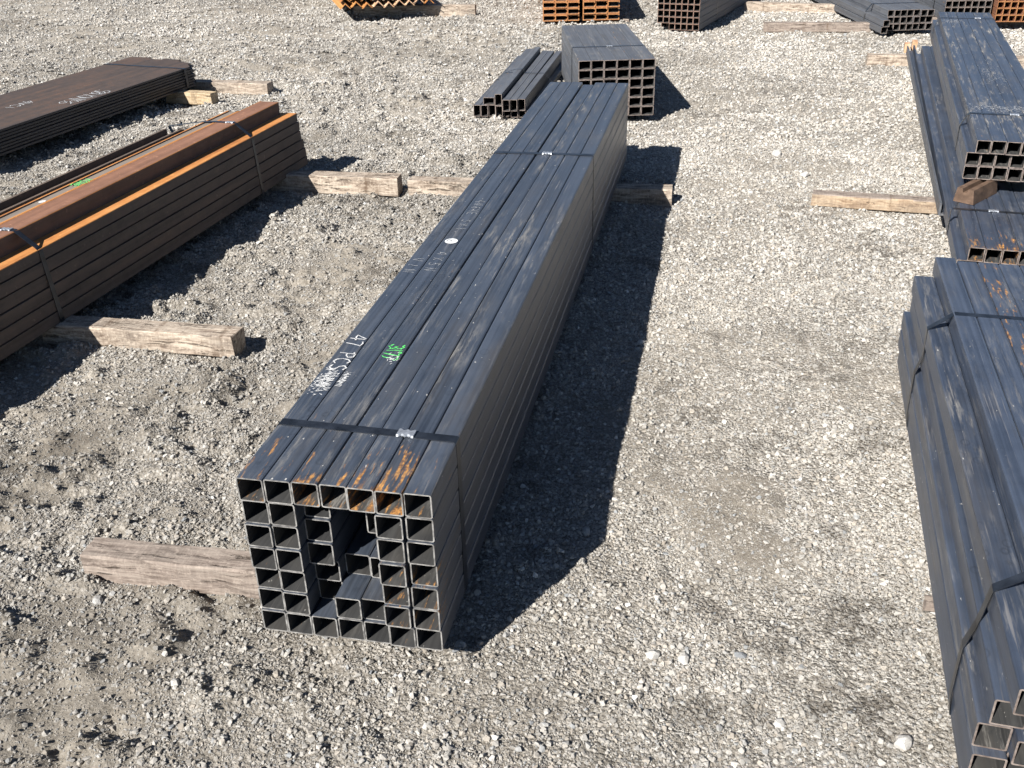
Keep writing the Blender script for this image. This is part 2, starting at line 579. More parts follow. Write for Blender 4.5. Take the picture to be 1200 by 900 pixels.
# bare dirt / damp patches seen in the yard: x, y, rx, ry, strength
DIRT = [(1.30, 1.00, .26, .30, 1.0), (1.27, .80, .30, .25, .6), (-.55, .16, .30, .16, .7), (-.72, .62, .25, .14, .5),
        (-.60, -.19, .25, .15, .5), (1.46, 1.75, .22, .22, .35), (1.70, 5.4, .5, .35, .5), (1.25, 3.95, .6, .25, .35), (-.1, 2.9, .5, .3, .35)]
DAMP = [(1.655, .10, .16, .10, 1.0), (1.27, .03, .20, .09, 1.0), (1.68, .93, .14, .15, .8), (1.85, 1.5, .16, .2, .8), (1.69, 2.12, .24, .16, .8),
        (1.72, .45, .12, .14, .9), (1.40, .33, .12, .08, .7), (1.5, 1.55, .18, .12, .5), (1.45, 2.5, .35, .14, .4), (1.75, 5.45, .5, .2, .4)]


def patches(x, y, lst):
    m = np.zeros_like(x)
    wob = (fbm(x, y, .22, 40, 3) - .5) * 1.7
    for (a, b, rx, ry, s) in lst:
        d = np.sqrt(((x - a) / rx) ** 2 + ((y - b) / ry) ** 2) + wob
        m = np.maximum(m, s * (1 - sstep(.45, 1.15, d)))
    return m


def dirt_mask(x, y):
    left = sstep(.5, -.4, x)
    base = sstep(.50, .72, fbm(x, y, .8, 3, 4)) * (.40 + .25 * left) + .15 * left * sstep(4.5, 1.0, y)
    return np.clip(np.maximum(base, patches(x, y, DIRT)), 0, 1)


def damp_mask(x, y):
    base = sstep(.62, .72, fbm(x, y, .45, 23, 5, .6)) * .5
    brk = sstep(.46, .56, fbm(x, y, .075, 27, 4, .7))
    return np.clip(np.maximum(base * 1.2, patches(x, y, DAMP) * .75) * brk, 0, 1)


def height(x, y):
    left = sstep(1.0, -.3, x)
    h = (fbm(x, y, 1.6, 1, 3) - .5) * .035
    h = h + (fbm(x, y, .34, 7, 3) - .5) * (.030 + .045 * left)
    cl = sstep(.50, .80, fbm(x, y, .13, 12, 3, .6))
    h = h + cl * (.010 + .030 * left)
    pit = sstep(.64, .78, fbm(x, y, .16, 61, 3))
    h = h - pit * (.008 + .018 * left)
    h = h + (fbm(x, y, .05, 19, 2) - .5) * .012
    fade = np.clip(1 - (np.hypot(x, y - 5) - 18) / 40, 0, 1)
    dm = patches(x, y, DIRT)
    return (h - .008) * fade * (1 - .45 * dm)


def grow(a, b, step, rate):
    out, x = [], a
    s = step
    while x < b:
        out.append(x)
        x += s
        s *= rate
    out.append(b)
    return out


def build_ground():
    xr = list(np.arange(-2.6, 2.8, .018))
    xs = [-p for p in reversed(grow(2.6, 900, .02, 1.04))][:-1] + xr + grow(2.8, 900, .02, 1.04)
    yr = list(np.arange(-1.0, 3.2, .017))
    ys = [-p for p in reversed(grow(1.0, 900, .03, 1.09))][:-1] + yr + grow(3.2, 16, .018, 1.006) + grow(16.2, 900, .2, 1.12)
    xs = np.array(xs); ys = np.array(ys)
    X, Y = np.meshgrid(xs, ys)
    Z = height(X, Y)
    nx, ny = len(xs), len(ys)
    v = np.stack([X.ravel(), Y.ravel(), Z.ravel()], 1)
    i = np.arange(nx * ny).reshape(ny, nx)
    f = np.stack([i[:-1, :-1], i[:-1, 1:], i[1:, 1:], i[1:, :-1]], -1).reshape(-1, 4)
    me = bpy.data.meshes.new('ground')
    me.vertices.add(len(v)); me.vertices.foreach_set('co', v.ravel())
    me.loops.add(f.size); me.loops.foreach_set('vertex_index', f.ravel().astype(np.int32))
    me.polygons.add(len(f))
    me.polygons.foreach_set('loop_start', np.arange(0, f.size, 4, dtype=np.int32))
    me.polygons.foreach_set('use_smooth', np.ones(len(f), dtype=bool))
    me.update(calc_edges=True)
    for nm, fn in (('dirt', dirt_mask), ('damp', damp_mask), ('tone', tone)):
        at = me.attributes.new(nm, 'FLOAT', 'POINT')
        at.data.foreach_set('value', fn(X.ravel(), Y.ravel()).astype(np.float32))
    T = NT('gravel_ground')
    p = T.n('ShaderNodeNewGeometry').outputs['Position']
    fine = T.noise(p, 70, 6, .7)
    v1 = T.voro(p, 75)
    vc = T.voro(p, 75, out=1)
    v2 = T.voro(p, 160)
    bw = T.n('ShaderNodeSeparateColor')
    T.put(bw.inputs[0], vc)
    g = T.ramp(bw.outputs[0], [(0.0, (.19, .173, .148)), (.45, (.30, .277, .243)), (.8, (.40, .374, .333)), (1.0, (.50, .472, .425))])
    g = T.mix(T.ramp(v1, [(.3, 0.0), (.66, .6)]), g, (.14, .123, .10))
    soil = T.ramp(fine, [(.3, (.125, .108, .086)), (.5, (.215, .19, .156)), (.72, (.33, .298, .25))])
    c = T.mix(T.attr('dirt', 'GEOMETRY'), g, soil)
    c = T.mix(T.math('MULTIPLY', T.attr('damp', 'GEOMETRY'), .8), c, (.070, .058, .046))
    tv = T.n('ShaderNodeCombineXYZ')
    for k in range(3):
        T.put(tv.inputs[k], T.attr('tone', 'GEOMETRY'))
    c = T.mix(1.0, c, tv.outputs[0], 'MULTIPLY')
    hgt = T.math('ADD', T.math('SUBTRACT', T.math('MULTIPLY', fine, .8), v1), T.math('MULTIPLY', v2, -.35))
    fn2 = T.noise(p, 240, 4, .7)
    hs = T.math('MULTIPLY', T.math('ADD', T.math('MULTIPLY', fine, .5), T.math('MULTIPLY', fn2, .35)), 1.0)
    mixh = T.n('ShaderNodeMix', data_type='FLOAT')
    T.put(mixh.inputs[0], T.attr('dirt', 'GEOMETRY')); T.put(mixh.inputs[2], hgt); T.put(mixh.inputs[3], hs)
    T.bump(mixh.outputs[0], .9, .011)
    me.materials.append(T.base(c, .95, 0, .15))
    o = bpy.data.objects.new('ground', me)
    COL.objects.link(o)
    tag(o, 'grey gravel yard of dusty crushed stone with dirt patches', 'ground', kind='structure')
    return o


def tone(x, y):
    """how pale the crushed stone is, dust and scattered sunlight both put into the colour: paler along the driven lane on the right and further off"""
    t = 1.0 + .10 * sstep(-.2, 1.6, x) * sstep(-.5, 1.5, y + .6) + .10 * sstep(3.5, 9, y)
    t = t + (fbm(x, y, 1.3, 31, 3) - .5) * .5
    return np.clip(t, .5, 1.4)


build_ground()


# ------------------------------------------------------------------ gravel: crushed stones scattered by geometry nodes
def stone_mesh(name, seed, n=13, flat=.72):
    rr = random.Random(seed)
    bm = bmesh.new()
    for _ in range(n):
        d = Vector((rr.gauss(0, 1), rr.gauss(0, 1), rr.gauss(0, 1))).normalized() * rr.uniform(.82, 1.0)
        bm.verts.new((d.x * rr.uniform(.85, 1.05), d.y * .82, d.z * flat))
    ret = bmesh.ops.convex_hull(bm, input=bm.verts)
    bmesh.ops.delete(bm, geom=[e for e in ret['geom_interior'] if isinstance(e, bmesh.types.BMVert)], context='VERTS')
    bmesh.ops.scale(bm, vec=(.5, .5, .5), verts=bm.verts)
    me = bpy.data.meshes.new(name)
    bm.to_mesh(me); bm.free()
    return me


def gravel_material():
    T = NT('gravel_stone')
    g = T.n('ShaderNodeNewGeometry')
    rnd = T.attr('shade', 'INSTANCER')
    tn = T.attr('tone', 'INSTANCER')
    c = T.ramp(rnd, [(0.0, (.10, .098, .095)), (.14, (.19, .18, .165)), (.42, (.30, .284, .258)), (.72, (.40, .379, .343)), (.9, (.50, .475, .435)), (1.0, (.66, .638, .595))])
    hue = T.attr('hue', 'INSTANCER')
    c = T.mix(T.ramp(hue, [(.6, 0.0), (1.0, .5)]), c, (.32, .265, .20))
    c = T.mix(T.ramp(hue, [(0.0, .5), (.12, 0.0)]), c, (.22, .25, .28))
    nz = T.noise(g.outputs['Position'], 160, 4, .65)
    c = T.mix(.5, c, T.ramp(nz, [(.3, .42), (.7, 1.0)]), 'MULTIPLY')
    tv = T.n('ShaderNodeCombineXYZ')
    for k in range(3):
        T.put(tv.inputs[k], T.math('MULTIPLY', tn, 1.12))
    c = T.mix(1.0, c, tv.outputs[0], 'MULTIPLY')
    T.bump(nz, .35, .003)
    return T.base(c, .92, 0, .2)


def build_gravel():
    gm = gravel_material()
    src = bpy.data.collections.new('stone_shapes')
    for k in range(9):
        me = stone_mesh('stone_shape', 100 + k, n=11 + k % 4, flat=random.uniform(.55, .85))
        me.materials.append(gm)
        so = bpy.data.objects.new('stone_shape', me)
        src.objects.link(so)
    C = np.array((1.189, -1.98))
    xs, ys, ss = [], [], []

    def zone(y0, y1, xl, xr, dens, smin, smax, p):
        """power-law sizes over a trapezoid; xl, xr linear functions of y"""
        area_w = max(xr(y0) - xl(y0), xr(y1) - xl(y1))
        n = int(dens * area_w * (y1 - y0))
        y = rng.uniform(y0, y1, n)
        x = rng.uniform(min(xl(y0), xl(y1)), max(xr(y0), xr(y1)), n)
        k = (x > xl(y)) & (x < xr(y))
        x, y = x[k], y[k]
        u = rng.random(len(x))
        s = (smin ** (-p) + u * (smax ** (-p) - smin ** (-p))) ** (-1 / p)
        d = dirt_mask(x, y)
        clump = sstep(.30, .62, fbm(x, y, .3, 51, 3))
        keep = rng.random(len(x)) < (1 - .55 * d) * (.52 + .48 * clump) * (1 - .4 * damp_mask(x, y))
        xs.append(x[keep]); ys.append(y[keep]); ss.append(s[keep])

    def L(y): return -.95 - .80 * (y + .5)
    def Rr(y): return 2.75 + .26 * (y + .5)
    zone(-1.1, 1.2, lambda y: -1.9 - .55 * (y + 1.1), Rr, 30000, .0050, .032, 2.05)
    zone(1.2, 3.2, L, Rr, 14000, .0072, .034, 2.15)
    zone(3.2, 6.0, L, Rr, 6000, .0108, .040, 2.2)
    zone(6.0, 10.0, L, Rr, 1900, .017, .052, 2.2)
    zone(10.0, 15.5, L, Rr, 950, .023, .065, 2.3)
    x = np.concatenate(xs); y = np.concatenate(ys); s = np.concatenate(ss)
    n = len(x)
    lane = sstep(.8, 1.6, x) * sstep(3.4, 2.0, y) * (.4 + .6 * sstep(.35, .6, fbm(x, y, .6, 71, 3)))
    z = height(x, y) + s * (rng.uniform(.0, .24, n) - .20 * lane)
    me = bpy.data.meshes.new('gravel')
    me.vertices.add(n)
    me.vertices.foreach_set('co', np.stack([x, y, z], 1).astype(np.float32).ravel())

    def fa(nm, a):
        me.attributes.new(nm, 'FLOAT', 'POINT').data.foreach_set('value', a.astype(np.float32))
    sh = np.clip(rng.normal(.50, .15, n) + .12 * (s > .022), 0, 1)
    fa('size', s); fa('shade', sh); fa('hue', rng.random(n))
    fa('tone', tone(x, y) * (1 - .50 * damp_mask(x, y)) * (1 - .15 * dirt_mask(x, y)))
    rot = np.stack([rng.normal(0, .35, n), rng.normal(0, .35, n), rng.uniform(0, 6.283, n)], 1)
    me.attributes.new('turn', 'FLOAT_VECTOR', 'POINT').data.foreach_set('vector', rot.astype(np.float32).ravel())
    ob = bpy.data.objects.new('gravel', me)
    COL.objects.link(ob)
    tag(ob, 'loose crushed gravel stones covering the yard', 'gravel', kind='stuff')
    ng = bpy.data.node_groups.new('scatter_gravel', 'GeometryNodeTree')
    ng.interface.new_socket('Geometry', in_out='INPUT', socket_type='NodeSocketGeometry')
    ng.interface.new_socket('Geometry', in_out='OUTPUT', socket_type='NodeSocketGeometry')
    N = ng.nodes
    gi, go = N.new('NodeGroupInput'), N.new('NodeGroupOutput')
    ci = N.new('GeometryNodeCollectionInfo')
    ci.inputs['Collection'].default_value = src
    ci.inputs['Separate Children'].default_value = True
    ci.inputs['Reset Children'].default_value = True
    ip = N.new('GeometryNodeInstanceOnPoints')
    ip.inputs['Pick Instance'].default_value = True
    sa = N.new('GeometryNodeInputNamedAttribute'); sa.data_type = 'FLOAT'; sa.inputs[0].default_value = 'size'
    ta = N.new('GeometryNodeInputNamedAttribute'); ta.data_type = 'FLOAT_VECTOR'; ta.inputs[0].default_value = 'turn'
    e2r = N.new('FunctionNodeEulerToRotation')
    ng.links.new(gi.outputs[0], ip.inputs['Points'])
    ng.links.new(ci.outputs[0], ip.inputs['Instance'])
    ng.links.new(ta.outputs[0], e2r.inputs[0])
    ng.links.new(e2r.outputs[0], ip.inputs['Rotation'])
    ng.links.new(sa.outputs[0], ip.inputs['Scale'])
    ng.links.new(ip.outputs[0], go.inputs[0])
    md = ob.modifiers.new('scatter', 'NODES')
    md.node_group = ng
    print('gravel stones', n)
    return gm


build_gravel()

# ------------------------------------------------------------------ steel bundles
S = 0.0762
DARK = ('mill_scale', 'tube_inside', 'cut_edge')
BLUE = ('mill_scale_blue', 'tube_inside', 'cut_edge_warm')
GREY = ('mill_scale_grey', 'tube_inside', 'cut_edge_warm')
RUST = ('rust_tube', 'rust_tube', 'cut_edge_rust')


def add_strap(root, y, path, seal_at=None, width=0.032, tilt=0.0, seal_rot=0.0):
    s = part('steel_strap', strap_mesh(path, width), root, (0, y, 0), (0, 0, tilt))
    if seal_at is not None:
        part('crimp_seal', seal_mesh(width + .004), s, (seal_at[0], 0, seal_at[1]), (0, seal_rot, 0))
    return s


# ---- the long bundle in the middle: 47 tubes, seven by seven with a hollow in its end
MB = thing('tube_bundle', 'long dark bundle of 47 square steel tubes in the middle of the yard', 'steel bundle', (0, 0, .1))
ML = 4.98
recess = {(2, 5): .055, (2, 4): .048, (2, 3): .042, (2, 2): .066, (2, 1): .074,
          (3, 5): None, (3, 4): None, (3, 3): .55, (3, 2): .105, (3, 1): 0.0,
          (4, 5): .118, (4, 4): .108, (4, 3): .30, (4, 2): .10, (4, 1): .012}
for c in range(7):
    for r in range(7):
        off = recess.get((c, r), random.uniform(-.005, .006))
        if off is None:
            continue
        x, z = c * S, r * S
        if c == 5 and 1 <= r <= 5:
            x -= .009
            z -= .006 if r > 1 else .002
        if c == 4 and r == 1:
            x -= .003
        if c == 3 and r == 1:
            z += .004
        back = 0
        if r == 6:
            back = (.0, .01, -.005, -.075, -.02, .0, .004)[c]
        t = part('square_tube', tube_mesh(S * .994, S * .978, ML, mats=DARK, r=.0068), MB, (x + random.uniform(-.0007, .0007) - (.002 if c < 3 else 0), off, z + (random.uniform(-.0012, .0008) if r == 6 else 0)),
                 (0, 0, R(.12) if (r == 6 and c < 3) else R(random.uniform(-.015, .015))))
        if back < -.05 or off > .02:
            t.data = tube_mesh(S * .994, S * .978, round(ML + min(back, 0) - off, 3), mats=DARK, r=.0068)
        t['dust'] = (1.0, .9, .9, 1.3, 1.4, 1.2, .8)[c] if r == 6 else .35
        if r == 6:
            t['end_rust'] = (.75, .35, .9, .6, 1.0, 1.1, .6)[c]
        elif c in (5, 6) and r in (1, 2, 3):
            t['end_rust'] = .6
        elif r == 0 or c == 0:
            t['end_rust'] = .2
W7 = 7 * S - .0012
add_strap(MB, .285, rect_path(-.002, W7 + .001, -.002, W7 + .001), (5.05 * S, W7 + .0026), .034, tilt=R(-1.4))
add_strap(MB, 3.16, rect_path(-.009, W7 + .001, -.002, W7 + .001), (3.72 * S, W7 + .0026), .034, tilt=R(0.4))
TZ = W7 + .0006
write_on(MB, 'chalk_letter', '47 PCS', .056, .044, .0052, 'chalk_white', (.042, .74, TZ), R(-88), .02, .72)
write_on(MB, 'paint_letter', '3177', .052, .026, .0046, 'paint_green', (.188, .775, TZ), R(-90), .06, .75)
write_on(MB, 'chalk_letter', '5X1', .040, .048, .0024, 'chalk_faint', (.112, 2.0, TZ), R(-90), .04)
write_on(MB, 'chalk_letter', '-4N6XE', .044, .042, .0026, 'chalk_faint', (.113, 2.26, TZ), R(-90), .05)
write_on(MB, 'chalk_letter', '4X5N', .044, .055, .0026, 'chalk_faint', (.110, 1.56, TZ), R(-90), .07)
write_on(MB, 'chalk_letter', 'V/N', .044, .060, .003, 'chalk_faint', (.035, 1.50, TZ), R(-90), .08)


def disc_mesh(name, rx, ry, mat, n=28, hole=0.0):
    v, f = [], []
    for k in range(n):
        a = 2 * math.pi * k / n
        v.append((rx * math.cos(a), ry * math.sin(a), 0))
    if hole:
        for k in range(n):
            a = 2 * math.pi * k / n
            v.append((rx * hole * math.cos(a), ry * hole * math.sin(a), 0))
        f = [(k, (k + 1) % n, n + (k + 1) % n, n + k) for k in range(n)]
    else:
        f = [tuple(range(n))]
    return mesh_from(name, v, f, (mat,))


stk = part('round_sticker', disc_mesh('round_sticker', .027, .030, 'sticker_white'), MB, (.1125, 1.80, TZ + .0006))
part('printed_dot', disc_mesh('printed_dot', .006, .006, 'ink'), stk, (0, 0, .0005))
arc = []
for k in range(9):
    a = R(100 + 11 * k)
    arc.append((.021 * math.cos(a), .023 * math.sin(a)))
av = []
for (px, py) in arc:
    av += [(px, py, 0), (px * .8, py * .8, 0)]
part('printed_mark', mesh_from('printed_mark', av, [(2 * k, 2 * k + 2, 2 * k + 3, 2 * k + 1) for k in range(8)], ('ink',)), stk, (0, 0, .0005))


def chalk_smear(root, cx, cy, z, n, sx, sy, seed):
    """rubbed-out chalk: many short dashes lying on the tube tops"""
    rr = random.Random(seed)
    v, f = [], []
    for _ in range(n):
        x, y = cx + rr.gauss(0, sx), cy + rr.gauss(0, sy)
        if abs(x - cx) > 2 * sx: continue
        a = rr.gauss(.35, .5)
        l, w = rr.uniform(.002, .010), rr.uniform(.0008, .0028)
        dx, dy = math.cos(a) * l, math.sin(a) * l
        nx, ny = -math.sin(a) * w, math.cos(a) * w
        b = len(v)
        zz = z + rr.uniform(0, .0006)
        v += [(x - dx, y - dy, zz), (x + nx * .8, y + ny, zz), (x + dx, y + dy, zz), (x - nx, y - ny * .7, zz)]
        f.append((b, b + 3, b + 2, b + 1))
    return tag(part('chalk_smear', mesh_from('chalk_smear', v, f, ('chalk_white',)), root), kind='stuff')


chalk_smear(MB, .037, .545, TZ, 240, .015, .035, 4)
chalk_smear(MB, .092, .555, TZ, 50, .006, .03, 5)
chalk_smear(MB, .20, .72, TZ, 40, .012, .02, 6)


def grid_bundle(name, label, cat, loc, cw, cols, rows, w, h, L, mats, jit=.004, group=None, skip=(), shift=None, dust=1.0, rust=0.0, end=0.0, t=.0048, part_name='square_tube'):
    root = thing(name, label, cat, loc, cw, group)
    for c in range(cols):
        for r in range(rows):
            if (c, r) in skip: continue
            dx, dz = shift(c, r) if shift else (0, 0)
            o = part(part_name, tube_mesh(w * .985, h * .98, L, t, mats), root, (c * w + dx, random.uniform(-jit, jit), r * h + dz),
                     (0, 0, R(random.uniform(-.03, .03))))
            o['dust'] = dust * random.uniform(.7, 1.2)
            o['rust'] = rust * random.uniform(.3, 1.3)
            o['end_rust'] = end * random.random() * 1.5
    return root


# ---- six by six bundle of rectangular tubes behind it
B6 = grid_bundle('rectangular_tube_bundle', 'short grey bundle of rectangular tubes, six wide, behind the long dark bundle', 'steel bundle',
                 (-.02, 6.40, .045), -13.5, 6, 6, .107, .0775, 1.85, GREY, dust=1.3, rust=.3, t=.0055, part_name='rectangular_tube')
add_strap(B6, .62, rect_path(-.002, 6 * .107, -.002, 6 * .0775), (.33, 6 * .0775 + .001), .028)

# ---- loose pile of short rectangular tubes to its left
PL = thing('small_tube_pile', 'small low pile of short rectangular tubes left of the six-wide bundle', 'steel bundle', (-.95, 6.47, .012), -1.5)
tw, th = .062, .098
spec = [(0, 0, tw, th, 0), (.066, 0, tw, th, .0), (.132, 0, tw, th, .01), (.2, 0, tw, th, -.02), (.266, 0, tw, th, .02), (.332, 0, tw, th, -.01), (.398, 0, tw, th, .0), (.464, 0, tw, th, .0),
        (.088, th + .002, th, tw, .01), (.196, th + .002, tw, th, -.02), (.270, .062, tw, th, -.06), (.334, .062, tw, th, -.05), (.398, .062, tw, th, -.02)]
for (x, z, w, h, y) in spec:
    if z == 0 and x > .28:
        h2 = .058
        o = part('rectangular_tube', tube_mesh(w, h2, 2.3, .004, GREY), PL, (x, y, z), (0, 0, R(random.uniform(-.4, .4))))
    else:
        o = part('rectangular_tube', tube_mesh(w, h, 2.25 + .1 * random.random(), .004, GREY), PL, (x, y, z + .002), (0, 0, R(random.uniform(-.5, .3))))
    o['rust'] = random.choice((0, 0, .2, .35))
add_strap(PL, 1.05, [(-.003, .02), (-.003, .1), (.085, .165), (.19, .199), (.26, .202), (.275, .166), (.462, .163), (.528, .10), (.528, .0), (0, -.002)], None, .022, tilt=R(3))

# ---- far bundles along the top of the picture
SQ = grid_bundle('square_tube_bundle', 'brown-edged bundle of square tubes, seven wide, right of the two orange bundles', 'steel bundle', (.285, 11.15, .02), 13, 7, 7, S, S, 4.0,
                 ('mill_scale_grey', 'tube_inside', 'cut_edge_brown'), dust=.8, rust=.4, skip=((1, 0), (0, 0)))
part('square_tube', tube_mesh(S * .985, S * .98, 3.9, mats=('mill_scale_grey', 'tube_inside', 'cut_edge_brown')), SQ, (0, .18, 0))
add_strap(SQ, .9, rect_path(-.002, 7 * S, -.002, 7 * S), None)


def lip_channel_mesh(w, h, L, t=.012):
    key = ('lip', w, h, L)
    if key in CACHE: return CACHE[key]
    g = h * .22   # a slotted box: two channels toe to toe, open in the right-hand wall
    prof = [(0, 0), (w, 0), (w, h / 2 - g), (w - t, h / 2 - g), (w - t, t), (t, t), (t, h - t), (w - t, h - t), (w - t, h / 2 + g), (w, h / 2 + g), (w, h), (0, h)]
    CACHE[key] = prism_mesh('lipped_channel', prof, L, ('orange_rust', 'channel_side', 'cut_edge_rust'), [0, 0, 0, 1, 1, 1, 1, 1, 0, 0, 0, 0], cap=2)
    return CACHE[key]


for lab, loc, cw in (('orange rusty bundle of channels at the top edge, left one of the pair', (-1.255, 11.62, .03), -10),
                     ('orange rusty bundle of channels at the top edge, right one of the pair', (-.735, 11.72, .03), -10)):
    root = thing('channel_stack', lab, 'steel bundle', loc, cw, None)
    for c in range(3):
        for r in range(6):
            part('lipped_channel', lip_channel_mesh(.158, .078, 3.4), root, (c * .162, random.uniform(-.012, .012), r * .081))
    add_strap(root, .8, rect_path(-.002, .486, -.002, .487), None)

# ---- rusty angles at the top
AN = thing('angle_bundle', 'rusty angle irons with a zigzag end at the top edge of the yard', 'steel bundle', (-3.97, 11.36, .19), -27)


def angle_mesh(leg, t, L, mats, key):
    if key in CACHE: return CACHE[key]
    q = leg / math.sqrt(2); k = t * math.sqrt(2)
    prof = [(-q, 0), (-q + k / 2, -k / 2 * 0), (0, q - k), (q - k / 2, 0), (q, 0), (0, q)]
    prof = [(-q, 0), (-q + k, 0), (0, q - k), (q - k, 0), (q, 0), (0, q)]
    CACHE[key] = prism_mesh('angle_iron', prof, L, mats, [1, 1, 1, 1, 0, 0], cap=0)
    return CACHE[key]


for r in range(3):
    for c in range(9):
        pale = c in (3, 4, 5, 6, 7) and r < 2
        part('angle_iron', angle_mesh(.105, .011, 3.2, ('pale_rust' if pale else 'orange_rust', 'channel_side'), ('angle', pale)), AN,
             (.08 + c * .145, random.uniform(-.05, .05) + (.04 * abs(c - 4)), r * .085 + (.02 * (c % 2))), (0, 0, R(random.uniform(-.4, .4))))

# ---- top right bundles
TRB = grid_bundle('square_tube_bundle', 'grey tube bundle slanting away, with one loose tube on its left, before the grey timber', 'steel bundle',
                  (2.99, 10.92, .06), -11.5, 7, 3, S, S, 4.4, GREY, dust=.8, rust=.1, jit=.02)
part('square_tube', tube_mesh(S * .985, S * .98, 4.4, .0048, GREY), TRB, (-S * 1.12, -.13, .062), (0, 0, R(.4)))
part('square_tube', tube_mesh(S * .985, S * .98, 4.4, .0048, GREY), TRB, (-S * 1.22, -.10, -.018), (0, 0, R(.3)))
add_strap(TRB, .55, [(-S * 1.25, -.02), (-S * 1.25, .06), (-S * 1.12, .145), (-.02, 3 * S + .001), (7 * S, 3 * S + .001), (7 * S + .001, -.002)], None, .03)
T2B = grid_bundle('square_tube_bundle', 'grey tube bundle, seven wide, just left of the red rusty bundle', 'steel bundle',
                  (3.70, 11.42, .10), -5, 7, 6, S, S, 4.0, GREY, dust=.7, rust=.2, end=.3)
add_strap(T2B, .5, rect_path(-.002, 7 * S, -.002, 6 * S), None)
T3B = grid_bundle('square_tube_bundle', 'red rusty bundle of square tubes in the top right corner', 'steel bundle',
                  (4.27, 11.36, .10), -3, 8, 6, S, S, 4.0, RUST, dust=.5)

# ---- right-hand stack, lower layer
RL = thing('lower_tube_bundle', 'low bundle of dark tubes under the blue-grey bundle at the right', 'steel bundle', (2.397, 3.045, .115), 6.0)
for r in range(2):
    for c in range(8):
        o = part('square_tube', tube_mesh(S * .985, S * .98, 5.7, .0045, BLUE), RL, (c * S * 1.02 + (.045 if r else 0), random.uniform(-.006, .006) + (.012 if r == 0 else 0), r * S * 1.0))
        o['end_rust'] = random.uniform(.3, .8)
        o['rust'] = .35 if c == 2 else .1
        o['dust'] = .8
add_strap(RL, .60, rect_path(-.002, 8 * S * 1.02 + .03, -.002, 2 * S), (.21, 2 * S + .001), .028)
# dusty lengths lying along its left side
LS = thing('long_channel', 'long dark channel on the timbers along the left of the right stack', 'steel channel', (2.475, 4.02, .10), 5.6)
part('web', prism_mesh('web', [(0, 0), (.075, 0), (.075, .012), (.012, .012), (.012, .075), (0, .075)], 5.25, ('mill_scale_grey',)), LS)
part('flange', prism_mesh('flange', [(.018, .013), (.074, .013), (.074, .085), (.060, .085), (.060, .028), (.018, .028)], 5.2, ('mill_scale',)), LS, (0, .04, 0))
part('rusty_end', prism_mesh('rusty_end', [(0, 0), (.05, 0), (.05, .09), (0, .09)], .12, ('pale_rust',)), LS, (-.02, 5.26, 0))
part('rusty_end', prism_mesh('rusty_end', [(0, 0), (.05, 0), (.055, .09), (.005, .09)], .14, ('pale_rust',)), LS, (.055, 5.40, 0))
# offcut used as a spacer
OF = thing('channel_offcut', 'short brown steel channel offcut wedged under the blue-grey bundle', 'offcut', (2.535, 3.745, .268), 35)
ofp = [(-.058, 0), (.058, 0), (.046, .08), (.016, .08), (.012, .058), (-.012, .058), (-.016, .08), (-.046, .08)]
part('offcut_body', prism_mesh('offcut_body', ofp, .30, ('brown_offcut',)), OF)

# ---- right-hand stack, upper bundle
RU = thing('upper_tube_bundle', 'blue-grey bundle of scuffed tubes on top of the right stack', 'steel bundle', (2.548, 3.94, .352), 6.6)
for r in range(3):
    for c in range(7 if r < 2 else 6):
        o = part('square_tube', tube_mesh(S * .985, S * .98, 4.85, .0045, BLUE), RU, (c * S * 1.01 + (.040 if r == 2 else 0), random.uniform(-.005, .005) - (.02 if r == 2 else 0), r * S))
        o['dust'] = 1.9 if r == 2 else 1.3
        o['end_rust'] = .35
u1 = 7 * S * 1.01
for yy, sl in ((.62, (.29, 3 * S + .001)), (4.45, (.36, 3 * S + .001))):
    add_strap(RU, yy, [(-.002, -.002), (-.002, 2 * S - .004), (.03, 3 * S - .012), (.042, 3 * S), (u1 - .04, 3 * S), (u1 - .034, 3 * S - .006), (u1, 2 * S), (u1, -.002)], sl, .03)
chalk_smear(RU, .30, .78, 3 * S, 420, .13, .05, 9)
chalk_smear(RU, .14, 4.25, 3 * S, 160, .05, .06, 10)
chalk_smear(RU, .27, 1.9, 3 * S, 160, .04, .25, 11)

# ---- near bundle at the right edge
NB = thing('staggered_tube_bundle', 'near bundle of blue-black tubes stepped along its left side at the right edge', 'steel bundle', (1.888, -.29, .085), 2.8)
NL = 2.31
lay = []
for c in range(6):
    lay.append((.076 + c * .0772, 5 * S * .99 + .03, random.uniform(0, .012) + (.03 if c == 0 else .0), NL + .02, 0))
lay.append((0.0, 4 * S + .037, 0.0, NL, 0))
for c in range(6):
    lay.append((.078 + c * .0772, 4 * S + .027, .05 + random.uniform(0, .06), NL - .08, 0))
for r, u0 in ((3, -.018), (2, -.036), (1, -.036), (0, -.030)):
    for c in range(7):
        lay.append((u0 + c * .0775, r * S * 1.0 + (.012 if c == 0 and r == 3 else 0.0), .04 + random.uniform(0, .04) + (.0 if r != 3 else .012), NL - random.uniform(0, .05), 0.7))
for k, (u, w, y, L, a) in enumerate(lay):
    o = part('square_tube', tube_mesh(S * .985, S * .985, round(L, 2), .0045, BLUE), NB, (u, y, w), (0, 0, R(random.uniform(-.05, .05) - a)))
    o['dust'] = random.uniform(.6, 1.2)
    if k == 2:
        o['rust'] = .6
zt = 6 * S * .99 + .0285


def nb_path(e):
    return [(-.032 + e, .004), (-.0385 + e, .8 * S), (-.0390 + e, 3 * S), (-.021 + e, 4 * S - .004), (-.002, 5 * S + .034), (.003, 5 * S + .0375), (.072, zt - .006), (.080, zt), (.55, zt), (.552, -.0)]


add_strap(NB, 1.80, nb_path(.022), None, .03)
add_strap(NB, .33, nb_path(.004), None, .03, tilt=R(-2))

